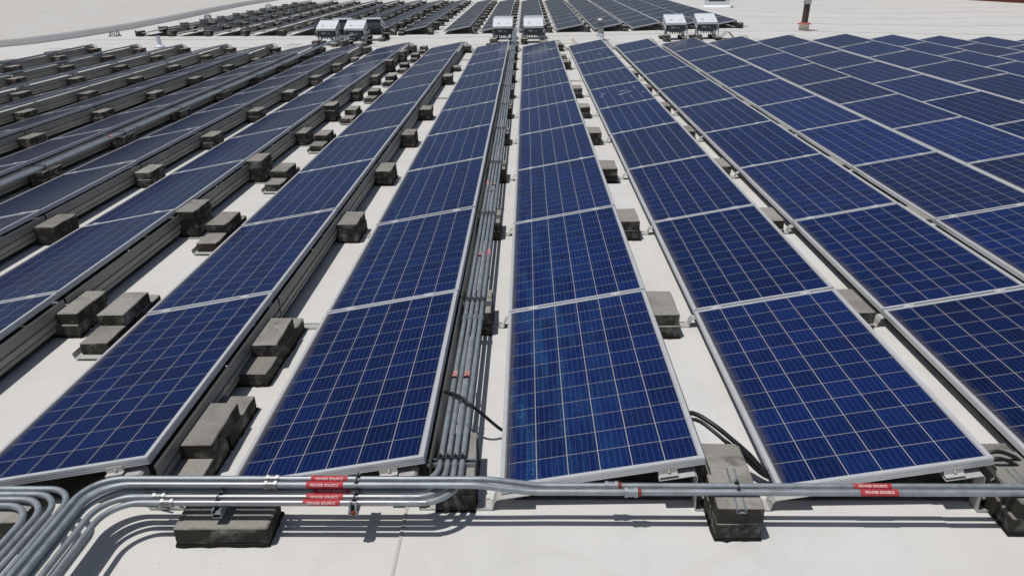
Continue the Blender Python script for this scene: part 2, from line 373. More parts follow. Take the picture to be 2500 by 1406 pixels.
# brick wall at the right edge of the roof, with courses in relief
a = Vector((25.99, 45.35, 0)); d = Vector((1.15, -4.4, 0)).normalized(); nrm = Vector((-d.y, d.x, 0))
bw = thing('brick_wall', 'dark brown brick wall rising at the top right edge of the roof', 'wall')
mb = MB(); L = 42.0; q = a - d*16
def P(t, dep, z): p = q + d*t + nrm*dep; return (p.x, p.y, z)
mb.add([P(0, 0, -.5), P(L, 0, -.5), P(L, .3, -.5), P(0, .3, -.5), P(0, 0, 3.2), P(L, 0, 3.2), P(L, .3, 3.2), P(0, .3, 3.2)], [(0, 1, 5, 4), (1, 2, 6, 5), (2, 3, 7, 6), (3, 0, 4, 7), (4, 5, 6, 7)])
inst('wall_core', mb.mesh('wall_core', M_BRICKC), bw)
mb = MB(); 
for c in range(44):
    z = -.4 + c*0.075
    for s in (-0.012,):
        mb.add([P(0, s, z), P(L, s, z), P(L, s, z+.062), P(0, s, z+.062), P(0, 0, z), P(L, 0, z), P(L, 0, z+.062), P(0, 0, z+.062)], [(0, 1, 2, 3), (3, 2, 6, 7), (0, 4, 5, 1)])
o = inst('brick_course', mb.mesh('brick_course', M_BRICKC), bw); o['kind'] = 'stuff'

# ------------------------------------------------------------------ solar panels
GX, GY, CS, CSY = 0.0048, 0.0040, 0.1515, 0.1553
MX = (PW-(6*CS+5*GX))/2; MY = (PH-(12*CSY+11*GY))/2
def cell_mesh(name, cells):
    vs = []; fs = []; uvc = []; uvp = []; wf = []
    ch = 0.006
    for (i, j) in cells:
        x0 = MX+i*(CS+GX); y0 = MY+j*(CSY+GY); o = len(vs)
        oct_ = [(0, 0), (CS, 0), (CS, CSY), (0, CSY)]
        vs += [(x0+p, y0+q, -0.0033) for p, q in oct_] + [(x0+p, y0+q, -0.0041) for p, q in oct_]
        fl = [(0, 1, 2, 3), (0, 4, 5, 1), (1, 5, 6, 2), (2, 6, 7, 3), (3, 7, 4, 0)]
        for f in fl:
            fs.append(tuple(o+a_ for a_ in f))
            for a_ in f:
                v = vs[o+a_]; uvc += [(v[0]-x0)/CS, (v[1]-y0)/CSY]; uvp += [v[0], v[1]]
        r = random.random(); wf += [r]*len(fl)
    me = bpy.data.meshes.new(name); me.from_pydata(vs, [], fs); me.update()
    me.uv_layers.new(name='cell').data.foreach_set('uv', uvc); me.uv_layers.new(name='panel').data.foreach_set('uv', uvp)
    at = me.attributes.new('wafer', 'FLOAT', 'FACE'); at.data.foreach_set('value', wf)
    me.materials.append(M_CELL); return me
CELL1 = {(i, j): cell_mesh('solar_cell', [(i, j)]) for i in range(6) for j in range(12)}
CELLS = [cell_mesh('solar_cells', [(i, j) for i in range(6) for j in range(12)]) for _ in range(5)]
mb = MB(); t = 0.022; dz = 0.040
mb.box(0, t, 0, PH, -dz, 0); mb.box(PW-t, PW, 0, PH, -dz, 0); mb.box(t, PW-t, 0, t, -dz, 0); mb.box(t, PW-t, PH-t, PH, -dz, 0)
for z0 in (-0.0375, -0.0245, -0.011):     # the extrusion's ridges along the outer faces
    mb.box(-0.0012, 0, 0, PH, z0, z0+0.003); mb.box(PW, PW+0.0012, 0, PH, z0, z0+0.003)
    mb.box(0, PW, -0.0012, 0, z0, z0+0.003)
FRAME = mb.mesh('frame', M_FRAME)
mb = MB(); mb.box(t, PW-t, t, PH-t, -0.0085, -0.0038)
BACK = mb.mesh('backsheet', M_BACK)
uvl = BACK.uv_layers.new(name='panel')
for lp in BACK.loops: uvl.data[lp.index].uv = BACK.vertices[lp.vertex_index].co.xy
mb = MB(); mb.box(-0.035, 0.035, -0.022, 0.022, 0.0, 0.004); mb.box(-0.035, 0.035, -0.006, 0.006, -0.03, 0.0); mb.lathe([(0.007, 0.004), (0.007, 0.010)], 6)
CLAMP = mb.mesh('clamp', M_CLAMPW)
mb = MB(); mb.box(0.2, 0.42, PH*0.5-.06, PH*0.5+.06, -0.030, -0.009)
JBOX = mb.mesh('junction_box', M_BLACK)

TINTS = {}
def solar_panel(x, y, z, label, group, cells_apart, tint, streak=0.0, haze_film=0.5, clamps=True, tilt=TILT):
    root = thing('solar_panel', label, 'solar panel', (x+random.uniform(-.003, .003), y, z+random.uniform(-.002, .002)), (random.uniform(-.0012, .0012), -tilt+random.uniform(-.0025, .0025), random.uniform(-.0012, .0012)), group)
    inst('frame', FRAME, root); inst('backsheet', BACK, root)
    if cells_apart:
        for (i, j), me in CELL1.items():
            c = inst('solar_cell', me, root); c.color = (tint, streak, haze_film, 1)
    else:
        c = inst('solar_cells', random.choice(CELLS), root); c.color = (tint, streak, haze_film, 1); c['kind'] = 'stuff'
    if clamps:
        for cx in (0.17, 0.79): inst('clamp', CLAMP, root, (cx+random.uniform(-.02, .02), PH+(PL-PH)/2, 0))
    return root
npan = 0
STREAK = {(0, 0): 1.0, (0, 1): 0.62, (-1, 1): 0.3, (-1, 2): 0.3, (-1, 3): 0.28, (0, 2): 0.3, (0, 3): 0.25, (-1, 4): 0.25}
for n in range(-10, 13):
    for k in range(10):
        x = xrow(n); y = k*PL + (PL-PH)/2; z = roof(x, y+0.9) + H0
        pts = [(x+a*CT, y+b, z+a*ST) for a in (0, PW) for b in (0, PH)]
        if not seen(pts, 260): continue
        npan += 1
        apart = k <= 2 and -5 <= n <= 3
        lab = 'blue solar panel ' + endword(k, n) + ', ' + rowword(n)
        if (n, k) == (0, 0): lab = 'blue solar panel with pale crystal streaks at the near end, right of the central conduits'
        if (n, k) == (1, 5): lab = 'blue solar panel spattered with droppings, second row right of the central conduits'
        tint = random.choice([0.85, 0.95, 1.0, 1.0, 1.1]) * (1.0 if n < 2 else random.choice([0.85, 1.0, 1.15]))
        if (n, k) in ((3, 4), (4, 3), (3, 3)): tint = 1.35
        dust_haze = 0.12+0.06*k+random.uniform(-.1, .2)  # thin film of dirt, plus haze painted in with distance
        if n <= -3: q_ = min(-2-n, 5); tint *= (1, .85, .62, .48, .4, .36)[q_]; dust_haze += (0, .3, .7, 1.2, 1.5, 1.7)[q_]  # grazing-angle grey painted into the left rows: less blue, more haze
        if k >= 4: dust_haze += .10*(k-3)  # painted haze thickens towards the far end
        p = solar_panel(x, y, z, lab, 'solar panels in the near array', apart, tint, STREAK.get((n, k), 0.06), dust_haze)
        if (n, k) in ((1, 5), (1, 8)):
            for q in range(9 if k == 5 else 2):
                u, v = (random.uniform(.15, .95), random.uniform(.5, 1.5)) if k == 5 else (random.uniform(.55, .75), random.uniform(.7, 1.0))
                if k == 5 and q in (0, 1, 2): u, v = .52+.08*q, .95+.06*q
                r0 = random.uniform(.015, .035)*(1.7 if q in (0, 1) else 1); m2 = MB()
                ang = [2*math.pi*i/9 for i in range(9)]; rr = [r0*random.uniform(.5, 1.25) for _ in ang]
                top = [(u+1.6*r_*math.cos(a_), v+r_*math.sin(a_), -0.0015) for r_, a_ in zip(rr, ang)]; bot = [(px, py, -0.0034) for px, py, _ in top]
                m2.add(top+bot, [tuple(range(9))]+[(i, i+9, (i+1) % 9+9, (i+1) % 9) for i in range(9)])
                inst('dropping', m2.mesh('dropping', M_DROP), p)

# ------------------------------------------------------------------ wind deflectors behind the high edges
DPROF = [(0.021, 0.241), (0.027, 0.230), (0.030, 0.172), (0.018, 0.164), (0.018, 0.154), (0.028, 0.147), (0.026, 0.112), (0.012, 0.104), (0.011, 0.094), (0.019, 0.087), (0.013, 0.056), (-0.016, 0.046)]
mb = MB(); mb.sheet(DPROF, -0.976, 0.976, 0.0016); DEFL = mb.mesh('deflector_sheet', M_DEFL)
mb = MB(); mb.lathe([(0.0085, 0), (0.0085, 0.006), (0.004, 0.0075)], 8); BOLT = mb.mesh('bolt', M_BOLT)
mb = MB(); mb.lathe([(0.007, 0), (0.007, 0.003)], 8); HOLE = mb.mesh('screw_head', M_DARKST)
ndef = 0
for n in range(-10, 4):
    for k in range(10):
        x = xrow(n)+PW*CT; y = (k+0.5)*PL; z = roof(x, y)
        zt = roof(xrow(n), y)+H0+PW*ST - z       # height of the high edge here
        if not seen([(x, y+a, z+b) for a in (-1, 1) for b in (0, .25)], 90): continue
        if n in (1, 2, 3) and k > 4: continue
        ndef += 1
        root = thing('wind_deflector', 'wind deflector under panel ' + endword(k, n) + ', ' + rowword(n), 'wind deflector', (x, y, z), (0, 0, 0), 'wind deflectors behind the panel rows')
        s = inst('deflector_sheet', DEFL, root); s.scale = (1, 1, zt/0.2955)
        if n <= -2 and k <= 6:
            for yy in (-.03, .03): inst('screw_head', HOLE, root, (0.0265 if yy < 0 else 0.0115, yy, 0.135*zt/0.2955 if yy < 0 else 0.09*zt/.2955), (0, R(95), 0))
            inst('bolt', BOLT, root, (0.015, 0.0, 0.237*zt/0.2955), (0, R(30), 0))

# ------------------------------------------------------------------ ballast brackets spanning the aisles
def bracket_parts(gap, wid=0.038):
    """origin at the roof under the high edge (x=0); gap = distance to the next low edge"""
    hz = 0.2955-0.042; c10, s10 = CT, ST
    a = MB(); a.sheet([(-0.06-0.10, 0.036-0.0), (-0.16, 0.003), (gap-0.045, 0.003)], -wid, wid, 0.003)      # dummy start replaced below
    pan = MB(); pan.sheet([(-0.03, 0.004), (gap-0.048, 0.004), (gap-0.036, 0.012)], -wid, wid, 0.003)
    for sgn in (-1, 1): pan.box(-0.03, gap-0.05, sgn*wid-0.0015, sgn*wid+0.0015, 0.004, 0.017)
    leg = MB(); zt = 0.215
    leg.sheet([(-0.030, 0.006), (-0.034, zt-0.012), (-0.046, zt-0.001), (-0.060, zt-0.003), (-0.215, zt-0.003-0.155*s10/c10)], -wid, wid, 0.003)
    foot = MB(); foot.sheet([(gap-0.036, 0.008), (gap-0.026, 0.050), (gap-0.014, 0.066), (gap+0.005, 0.070), (gap+0.150, 0.070+0.145*s10/c10)], -wid, wid, 0.003)
    return pan.mesh('pan', M_BRKT), leg.mesh('leg', M_BRKT), foot.mesh('foot', M_BRKT)
BP = {False: bracket_parts(PITCH-PW*CT), True: bracket_parts(PITCH+0.2449-PW*CT)}
mb = MB(); mb.sheet([(-.045, .0), (.045, .0)], -.026, .0, .003); mb.sheet([(-.045, .003), (.045, .003)], -.003, .0, .03); CLIP = mb.mesh('clip', M_BRKT)
NOBR = {}
for n in range(-11, 4):
    for k in range(11):
        if n == -11: continue
        x = xrow(n)+PW*CT; y = k*PL + (0.018 if k == 0 else (-0.018 if k == 10 else 0)); z = roof(x, y)
        if not seen([(x+a_, y, z+.1) for a_ in (-.1, .4)], 60): continue
        if n >= 2 and k > 4: continue
        root = thing('ballast_bracket', 'galvanised bracket joining panel rows, ' + seamword(k, n) + ', ' + aisleword(n), 'bracket', (x, y, z), (0, 0, 0), 'brackets across the aisles')
        a_, b_, c_ = BP[n == -3]
        inst('pan', a_, root); inst('leg', b_, root); inst('foot', c_, root)
        inst('bolt', BOLT, root, (-0.033, 0, 0.15), (0, R(90), 0)); inst('bolt', BOLT, root, (PITCH+(0.2449 if n == -3 else 0)-PW*CT-0.028, 0, 0.045), (0, R(-90), 0))
        if k == 0:
            inst('clip', CLIP, root, (-0.17, -0.010, 0.222-0.017), (0, -TILT, 0)); inst('bolt', BOLT, root, (-0.168, -0.014, 0.222), (R(90), 0, 0))

# ------------------------------------------------------------------ concrete blocks
BW, BL, BH = 0.192, 0.40, 0.0865
def block_mesh(w_, l_, h_):
    bm = bmesh.new(); bmesh.ops.create_cube(bm, size=1.0)
    bmesh.ops.scale(bm, vec=(w_, l_, h_), verts=bm.verts); bmesh.ops.translate(bm, vec=(0, 0, h_/2), verts=bm.verts)
    bmesh.ops.subdivide_edges(bm, edges=[e for e in bm.edges if abs((e.verts[0].co-e.verts[1].co).y) > .1], cuts=3)
    bmesh.ops.bevel(bm, geom=[e for e in bm.edges if e.calc_face_angle(0) > 1], offset=0.005, segments=1, affect='EDGES')
    for v in bm.verts: v.co += Vector((random.uniform(-1, 1)*.0026, random.uniform(-1, 1)*.0026, random.uniform(-1, 1)*.0012))
    me = bpy.data.meshes.new('concrete_block'); bm.to_mesh(me); bm.free(); me.materials.append(M_CONC); return me
BLOCKS = [block_mesh(BW+random.uniform(-.004, .004), BL+random.uniform(-.006, .006), BH) for _ in range(6)]
DARKB = []
for b_ in BLOCKS:
    c_ = b_.copy(); c_.materials[0] = M_CONC2; DARKB.append(c_)
def pad_mesh():
    m = MB(); n = 44; vs = []; w2, l2 = BW/2+.008, BL/2+.008
    per = []
    for i in range(n):
        tt = 4*i/n; s_ = int(tt); f = tt-s_
        c = [(-1+2*f, -1), (1, -1+2*f), (1-2*f, 1), (-1, 1-2*f)][s_]
        j = random.choice([0, 0, .002, .004, .008, .011])*random.random() - .005
        per.append((c[0]*(w2+j), c[1]*(l2+j)))
    vs = [(px, py, 0.0) for px, py in per] + [(px*.99, py*.99, 0.012) for px, py in per]
    m.add(vs, [tuple(range(n, 2*n))] + [(i, (i+1) % n, n+(i+1) % n, n+i) for i in range(n)])
    return m.mesh('pad', M_PAD)
PADS = [pad_mesh() for _ in range(4)]
nblk = 0
def block(x, y, z, label, pad=False, rot=0.0, jit=0.012, group='concrete ballast blocks between the rows', dark=False):
    global nblk
    nblk += 1
    o = inst('concrete_block', random.choice(DARKB if dark or random.random() < .25 else BLOCKS), None, (x+random.uniform(-1, 1)*jit*.5, y+random.uniform(-1, 1)*jit, z), (0, 0, rot+random.uniform(-1, 1)*.02))
    tag(o, label, 'concrete block', group)
    if pad: inst('pad', random.choice(PADS), o, (0, 0, -0.0105), (0, 0, random.choice([0, math.pi])))
    return o
LEV = {1: ['single'], 2: ['lower', 'upper'], 3: ['lowest', 'middle', 'top']}
def stack(n, k, cnt, xo, yo=0.0, where=None):
    x = xrow(n)+PW*CT+xo; y = k*PL+yo; z = roof(x, y)+0.019
    if not seen([(x, y, z), (x+.1, y, z+.2)], 60): return
    for i in range(cnt):
        lab = LEV[cnt][i] + ' concrete block ' + (where or (('' if cnt == 1 else 'in stack ') + seamword(round(k), n))) + ', ' + aisleword(n)
        block(x, y+(random.uniform(-.02, .02) if i else 0), z+i*(BH+.001), lab, pad=(i == 0))
XO = 0.128
EXC = {(-2, 9): 0, (-2, 8): 1, (-2, 6): 0, (0, 9): 1, (0, 7): 0, (-4, 9): 1, (-6, 9): 1}
for n in list(range(-10, -5)) + [-4, -2, 0, 1, 2]:
    for k in range(11):
        if n == -2 and k <= 1: continue
        if n >= 1 and k > 7: continue
        c = EXC.get((n, k), 2)
        if c: stack(n, k, c, XO, (-0.08 if n == -2 and k == 7 else 0) + (-.18 if k == 10 else 0) + (.08 if k == 0 else 0))
# aisle left of the central conduits: two groups of three near the front
for yc, lab in ((1.55, 'behind'), (0.47, 'nearest')):
    x = xrow(-2)+PW*CT+0.10; z = roof(x, yc)+0.012
    w_ = 'front' if lab == 'nearest' else 'second'
    block(x, yc-0.215, z, 'near lower concrete block of the %s group, first aisle left of central conduits' % w_, True)
    block(x+.005, yc+0.20, z, 'far lower concrete block of the %s group, first aisle left of central conduits' % w_, True)
    block(x, yc+0.0, z+BH+.002, 'upper concrete block of the %s group, first aisle left of central conduits' % w_)
# wide aisle: stacks by the deflector and trays of flat blocks by the next row
mb = MB(); mb.sheet([(-.125, .045), (-.112, .004), (.112, .004), (.125, .045)], -.46, .46, .003); TRAY = mb.mesh('ballast_tray', M_BRKT)
for k in range(1, 11):
    n = -3
    stack(n, k, 3 if k in (2, 3, 5, 8, 9) else 2, 0.09, 0.05 if k == 1 else (.2 if k < 5 else 0.0))
    x = xrow(n)+PW*CT+0.44; y = k*PL+(-.18 if k == 10 else 0); z = roof(x, y)
    if seen([(x, y, z)], 15):
        tr = inst('ballast_tray', TRAY, None, (x, y-.03, z+.012)); tag(tr, 'metal tray holding blocks, ' + seamword(k, n) + ', ' + aisleword(n), 'tray', 'ballast trays in the wide aisle')
        w_ = ' block on tray ' + seamword(k, n) + ', ' + aisleword(n)
        block(x, y-.235, z+.020, 'near lower' + w_, jit=.006); block(x, y+.18, z+.020, 'far lower' + w_, jit=.006); block(x, y+.04, z+.020+BH+.001, 'upper' + w_, jit=.006)
# flat blocks along the far left edge of the array
for k in (8, 9, 10):
    x = xrow(-10)-0.16; y = k*PL-.3; z = roof(x, y)
    block(x, y, z+.045, 'flat concrete block ' + seamword(k, -10) + ' on the outer left edge of the near array', True, jit=.03)

# ------------------------------------------------------------------ conduits
RC = 0.0148
def arc_path(way, rad):
    """polyline with rounded corners"""
    way = [Vector(p) for p in way]; out = [way[0]]
    for i in range(1, len(way)-1):
        a, b, c = way[i-1], way[i], way[i+1]; u = (a-b).normalized(); v = (c-b).normalized()
        r = rad[i-1] if isinstance(rad, list) else rad
        ang = u.angle(v); cut = r/math.tan(ang/2); cut = min(cut, (a-b).length*.49 if i > 1 else (a-b).length*.95, (c-b).length*.95 if i == len(way)-2 else (c-b).length*.49)
        r = cut*math.tan(ang/2); cen = b + (u+v).normalized()*(r/math.sin(ang/2))
        p0, p1 = b+u*cut, b+v*cut; d0, d1 = p0-cen, p1-cen; N = 12
        for q in range(N+1):
            t_ = q/N; th = d0.angle(d1)
            out.append(cen + (d0*math.sin((1-t_)*th)+d1*math.sin(t_*th))/math.sin(th))
    out.append(way[-1]); return out
mb = MB(); mb.tube([(0, 0, 0), (.052, 0, 0)], RC*1.22, 12); mb.tube([(-.004, 0, 0), (.012, 0, 0)], RC*1.42, 8, smooth=False); mb.tube([(.040, 0, 0), (.056, 0, 0)], RC*1.42, 8, smooth=False)
mb.tube([(.022, 0, 0), (.030, 0, 0)], RC*1.32, 12); COUPL = mb.mesh('coupling', M_COUPL)
COUPL2 = COUPL.copy(); COUPL2.materials[0] = M_GALV
LBL_L = 0.172
mb = MB(); mb.tube([(-LBL_L/2, 0, 0), (LBL_L/2, 0, 0)], RC*1.05, 16, (R(-118), R(118)), caps=False)
SLEEVE = mb.mesh('label', M_RED); SLEEVEF = SLEEVE.copy(); SLEEVEF.materials[0] = M_REDF
tc = bpy.data.curves.new('lettering', 'FONT'); tc.body = 'POWER SOURCE'; tc.size = 0.0165; tc.align_x = 'CENTER'; tc.align_y = 'CENTER'; tc.space_character = 1.05; tc.offset = 0.0002
to = bpy.data.objects.new('lettering', tc); COL.objects.link(to); bpy.context.view_layer.update()
dg = bpy.context.evaluated_depsgraph_get(); tm = bpy.data.meshes.new_from_object(to.evaluated_get(dg)); bpy.data.objects.remove(to)
bm = bmesh.new(); bm.from_mesh(tm); bmesh.ops.triangulate(bm, faces=bm.faces[:])
for v in bm.verts:
    r_ = RC*1.05+0.0006; th = v.co.y/r_ - R(52)        # lettering faces the walkway
    v.co = Vector((v.co.x, r_*math.sin(th), r_*math.cos(th)))
bm.to_mesh(tm); bm.free(); tm.materials.clear(); tm.materials.append(M_LETTER); tm.name = 'lettering'
def conduit(label, way, rad, mat, r=RC, group='long metal conduits on the roof'):
    m = MB(); m.tube(arc_path(way, rad), r, 14)
    o = inst('conduit', m.mesh('conduit', mat)); return tag(o, label, 'conduit', group)
def add_label(o, p, along='x', faded=False, text=True):
    rz = 0 if along == 'x' else R(90)
    s = inst('label', SLEEVEF if faded else SLEEVE, o, p, (R(random.uniform(-14, 10)), 0, 0) if along == 'x' else (0, R(random.uniform(-12, 12)), rz))
    if text: inst('lettering', tm, s)
    return s
def add_coupl(o, p, along='x', bright=True, sc=1.0):
    c = inst('coupling', COUPL if bright else COUPL2, o, p, (0, 0, 0 if along == 'x' else R(90))); c.scale = (1, sc, sc); return c

# central run of four, from the inverters to the front, then left and out towards the walkway
ZC = 0.21
VX = [-0.294, -0.257, -0.221, -0.185]; HY = [-0.087, -0.129, -0.171, -0.211]; EX = [-1.935, -1.888, -1.838, -1.787]
NAMES = ['first from the left', 'second from the left', 'third from the left', 'rightmost']
for i in range(4):
    zf = roof(0, 21.6)+ZC
    way = [(VX[i], 22.0, zf+0.25), (VX[i], 21.35, zf), (VX[i], 19.0, roof(0, 19)+ZC), (VX[i], 15.5, roof(0, 15.5)+ZC), (VX[i], 10, ZC), (VX[i], HY[i], ZC), (EX[i], HY[i]-0.004, ZC), (EX[i]-.01, -7, ZC)]
    o = conduit('grey conduit, %s of four in the central aisle, turning left in front' % NAMES[i], way, [.2, 1, 1, 1, .14+.012*i, .15], M_GALV)
    for yy in (1.67, .66, 4.73, 12.4): add_coupl(o, (VX[i], yy-.02*i*(yy < 1.5), ZC + (zy(yy) if yy > 10 else 0)), 'y', False, 1.0 if yy > 1.5 else .86)
    if i in (0, 2):
        add_label(o, (VX[i], .95, ZC), 'y', True); add_label(o, (VX[i], 5.03, ZC), 'y', True)
    if i in (1, 3): add_label(o, (VX[i], 2.905, ZC), 'y', True)
    if i >= 1:
        # the bent ends of the lower pipes are bright new pipe
        m = MB(); m.tube(arc_path([(VX[i]-.14, HY[i], ZC), ([0, -1.63, -1.57, -1.515][i], HY[i]-.004, ZC)], .1), RC*1.012, 14); inst('new_length', m.mesh('new_length', M_BRIGHT), o)
        add_coupl(o, ([0, -1.66, -1.60, -1.545][i], HY[i]-.003, ZC), 'x')
        add_label(o, ([0, -.775, -.80, -.805][i], HY[i]-.001, ZC), 'x')
# two that run across the whole front
ZA = 0.255
for i, (ya, yb, xe, nm) in enumerate([(-0.100, -0.086, -1.925, 'upper rear'), (-0.143, -0.130, -1.877, 'upper front')]):
    way = [(xe-.01, -7, ZA), (xe, ya, ZA), (-0.10+.05*(1-i), ya, ZA), (0.15+.05*(1-i), yb-.004, ZC), (9.0, yb-.012, ZC)]
    o = conduit('%s grey conduit of the two crossing the whole front' % nm, way, [.16, .5, .5], M_GALV, RC*1.08 if i else RC)
    m = MB(); m.tube([(-1.05, ya+.0003, ZA), (-.16, ya+.0003, ZA)] if i == 0 else [(-1.74, ya, ZA), (-1.085, ya, ZA)], RC*(1.012 if i == 0 else 1.095), 14); inst('new_length', m.mesh('new_length', M_BRIGHT), o)
    add_coupl(o, (-1.085+.005*i, ya, ZA), 'x', True, 1.0 if i == 0 else 1.08)
    s = add_label(o, (-.79-.012*i, ya, ZA), 'x'); s.scale = (1, 1.0+.09*i, 1.0+.09*i)
    c = add_coupl(o, (.500+.085*i, yb-.005, ZC), 'x', False, 1.12)
    m = MB(); m.tube([(.558+.085*i, yb-.005, ZC), (.572+.085*i, yb-.005, ZC)], RC*1.3, 12); inst('red_washer', m.mesh('red_washer', M_REDCAP), o)
    s = add_label(o, (1.722+.013*i, yb-.0075, ZC), 'x'); s.scale = (1, 1.0+.09*i, 1.0+.09*i)
# the left run: four along the fourth aisle, then right along the front and out to the walkway
n5 = xrow(-5)+PW*CT
LX = [n5+.07, n5+.108, n5+.146, n5+.184]; LY = [-.120, -.158, -.194, -.236]; LE = [-1.992, -2.036, -2.078, -2.122]
for i in range(4):
    zz = roof(n5, 0)+ZC+.012
    way = [(LX[i]+.9, 22.2, roof(-5, 22)+.42), (LX[i]+.25, 21.4, roof(-5, 21)+.30), (LX[i], 20.3, roof(-5, 20)+ZC+.03), (LX[i], 15, zz+zy(15)), (LX[i], 10, zz), (LX[i], LY[3-i]+.02, zz), (-3.6, LY[3-i], ZC), (LE[3-i], LY[3-i], ZC), (LE[3-i]-.006, -7, ZC)]
    o = conduit('grey conduit, %s of four in fourth aisle left of central conduits' % NAMES[i], way, [.3, .5, 1, 1, .12, 1, .135], M_GALV)
    for yy in (8.25, 15.6, 4.3): add_coupl(o, (LX[i], yy, zz+zy(yy)), 'y', True)
    if i in (1, 2): 
        for yy in (4.75, 7.6, 11.2, 15.2): add_label(o, (LX[i], yy, zz+zy(yy)), 'y', True, False)

# strut channels with pipe clamps, each on its own stack of blocks
def strut_mesh(L_, double=False):
    m = MB(); h = 0.021
    for z0 in ((0, h+.0005) if double else (0,)):
        m.box(-.0205, .0205, -L_/2, L_/2, z0, z0+.0025); 
        for sg in (-1, 1):
            m.box(sg*.0205-.00125, sg*.0205+.00125, -L_/2, L_/2, z0, z0+h); m.box(sg*.0165-.004, sg*.0165+.004, -L_/2, L_/2, z0+h-.0025, z0+h)
    return m.mesh('channel', M_STRUT)
ST1 = strut_mesh(.24); ST2 = strut_mesh(.20, True); ST3 = strut_mesh(.30)
def clamp_mesh():
    m = MB(); m.tube([(-.009, 0, 0), (.009, 0, 0)], RC+.0028, 12, (R(-100), R(100)), caps=False); m.tube([(-.009, 0, 0), (.009, 0, 0)], RC+.0005, 12, (R(-100), R(100)), caps=False)
    m.box(-.009, .009, -.004, -.0012, RC+.001, RC+.017); m.box(-.009, .009, .0012, .004, RC+.001, RC+.017)
    m.tube([(0, -.010, RC+.010), (0, .010, RC+.010)], .0035, 6, smooth=False)
    m.box(-.009, .009, -RC-.0035, -RC-.0005, -RC-.006, .002); m.box(-.009, .009, RC+.0005, RC+.0035, -RC-.006, .002)
    return m.mesh('clamp', M_DARKST)
PCL = clamp_mesh()
def strut(label, loc, me, rz, clamps, scale=1.0):
    root = thing('strut_channel', label, 'strut', loc, (0, 0, rz), 'strut supports under the conduits')
    inst('channel', me, root)
    for (px, py, pz, crz) in clamps: inst('clamp', PCL, root, (px, py, pz), (0, 0, crz))
    return root
for k in range(11):
    yb = 0.12 if k == 0 else (19.45 if k == 10 else k*PL)
    x = -0.241; z = roof(x, yb)+.012
    top = z+2*BH+.001
    for i in range(2):
        block(x+.022, yb+.05, z+i*(BH+.001), ('lower', 'upper')[i] + ' concrete block under the four central conduits, ' + seamword(k, -1), i == 0, jit=.004, dark=True)
    hz = roof(0, yb)+ZC-RC-top
    strut('short strut under the four central conduits, ' + seamword(k, -1), (x, yb-.02, top+max(hz-.0215, 0)), ST1, R(90), [(0, x-vx, .0215+RC, R(0)) for vx in VX])
    # same in the left conduit aisle
    x = n5+.127; z = roof(x, yb)+.014
    if seen([(x, yb, z)], 15):
        top = z+2*BH+.001
        for i in range(2): block(x, yb+.05, z+i*(BH+.001), ('lower', 'upper')[i] + ' concrete block under the left conduit run, ' + seamword(k, -5), i == 0, jit=.004)
        strut('short strut under the left conduit run, ' + seamword(k, -5), (x, yb-.02, roof(n5, yb)+ZC+.012-RC-.0215), ST1, R(90), [(0, x-vx, .0215+RC, 0) for vx in LX])
# front supports
block(-1.275, -.165, .019, 'single long concrete block lying under the front left conduits', True, R(90), .0, dark=True).scale = (1.1, 1.08, 1.07)
strut('double strut on the front left concrete block under the lower conduits', (-1.285, -.150, ZC-RC-.043), ST2, 0, [(0, y_+.150, .043+RC, R(90)) for y_ in HY[1:]])
o = block(1.095, -.02, .019, 'lower concrete block at the front under the two crossing conduits', True, 0, .0, dark=True); o.scale = (1.08, 1.0, 1.0)
o = block(1.098, -.02, .0195+BH+.001, 'upper concrete block at the front under the two crossing conduits', False, 0, .0); o.scale = (1.08, 1.0, 1.0)
for i, (dx, dy) in enumerate([(0, 0), (.012, -.01)]):
    block(2.44+dx, .02+dy, .019+i*(BH+.001), ('lower', 'upper')[i] + ' concrete block at the right edge of the front', i == 0, 0, .0, dark=True).scale = (1.08, 1, 1)
for xx, lab in ((1.105, 'strut on the front blocks right of centre holding the two crossing conduits'), (2.44, 'strut on the blocks at the right edge of the front')):
    s = strut(lab, (xx, -.085, ZC-RC-.0215), ST3, R(-4 if xx < 2 else 0), [(0, y_+.085, .0215+RC, R(90)) for y_ in (-.089, -.134)])
    m = MB(); m.lathe([(.011, .002), (.011, .007)], 12); inst('red_washer', m.mesh('red_washer', M_REDCAP), s, (0, -.11, .004)); inst('red_washer', m.mesh('red_washer', M_REDCAP), s, (0, .09, .004))
# hanging cross strut between the two layers, just left of the central run
s = strut('cross strut clamping upper and lower conduits left of the central run', (-.655, -.155, ZC-RC-.0215), strut_mesh(.2), 0, [(0, y_+.155, .0215+RC, R(90)) for y_ in HY] + [(0, y_+.155, .0215+RC+ZA-ZC, R(90)) for y_ in (-.1, -.143)])
m = MB()
for sg in (-1, 1): m.box(sg*.014-.004, sg*.014+.004, -.098, -.07, .0, .055); m.box(sg*.014-.004, sg*.014+.004, .04, .068, .0, .07)
inst('side_strap', m.mesh('side_strap', M_STRUT), s)
m = MB(); m.lathe([(.010, -.004), (.012, .006), (.006, .010)], 10); inst('red_washer', m.mesh('red_washer', M_REDCAP), s, (0, -.094, .012), (R(80), 0, 0))
for i in range(2): block(-2.36, -.215, .019+i*(BH+.001)*.9, ('lower', 'upper')[i] + ' concrete block under the conduit bends at the left edge of the front', i == 0, R(90), .0, dark=True).scale = (1.1, 1, 1)
strut('strut under the conduit bends at the left edge of the front', (-2.42, -.175, ZC-RC-.0215), strut_mesh(.22), 0, [(0, y_+.175, .0215+RC, R(90)) for y_ in LY])

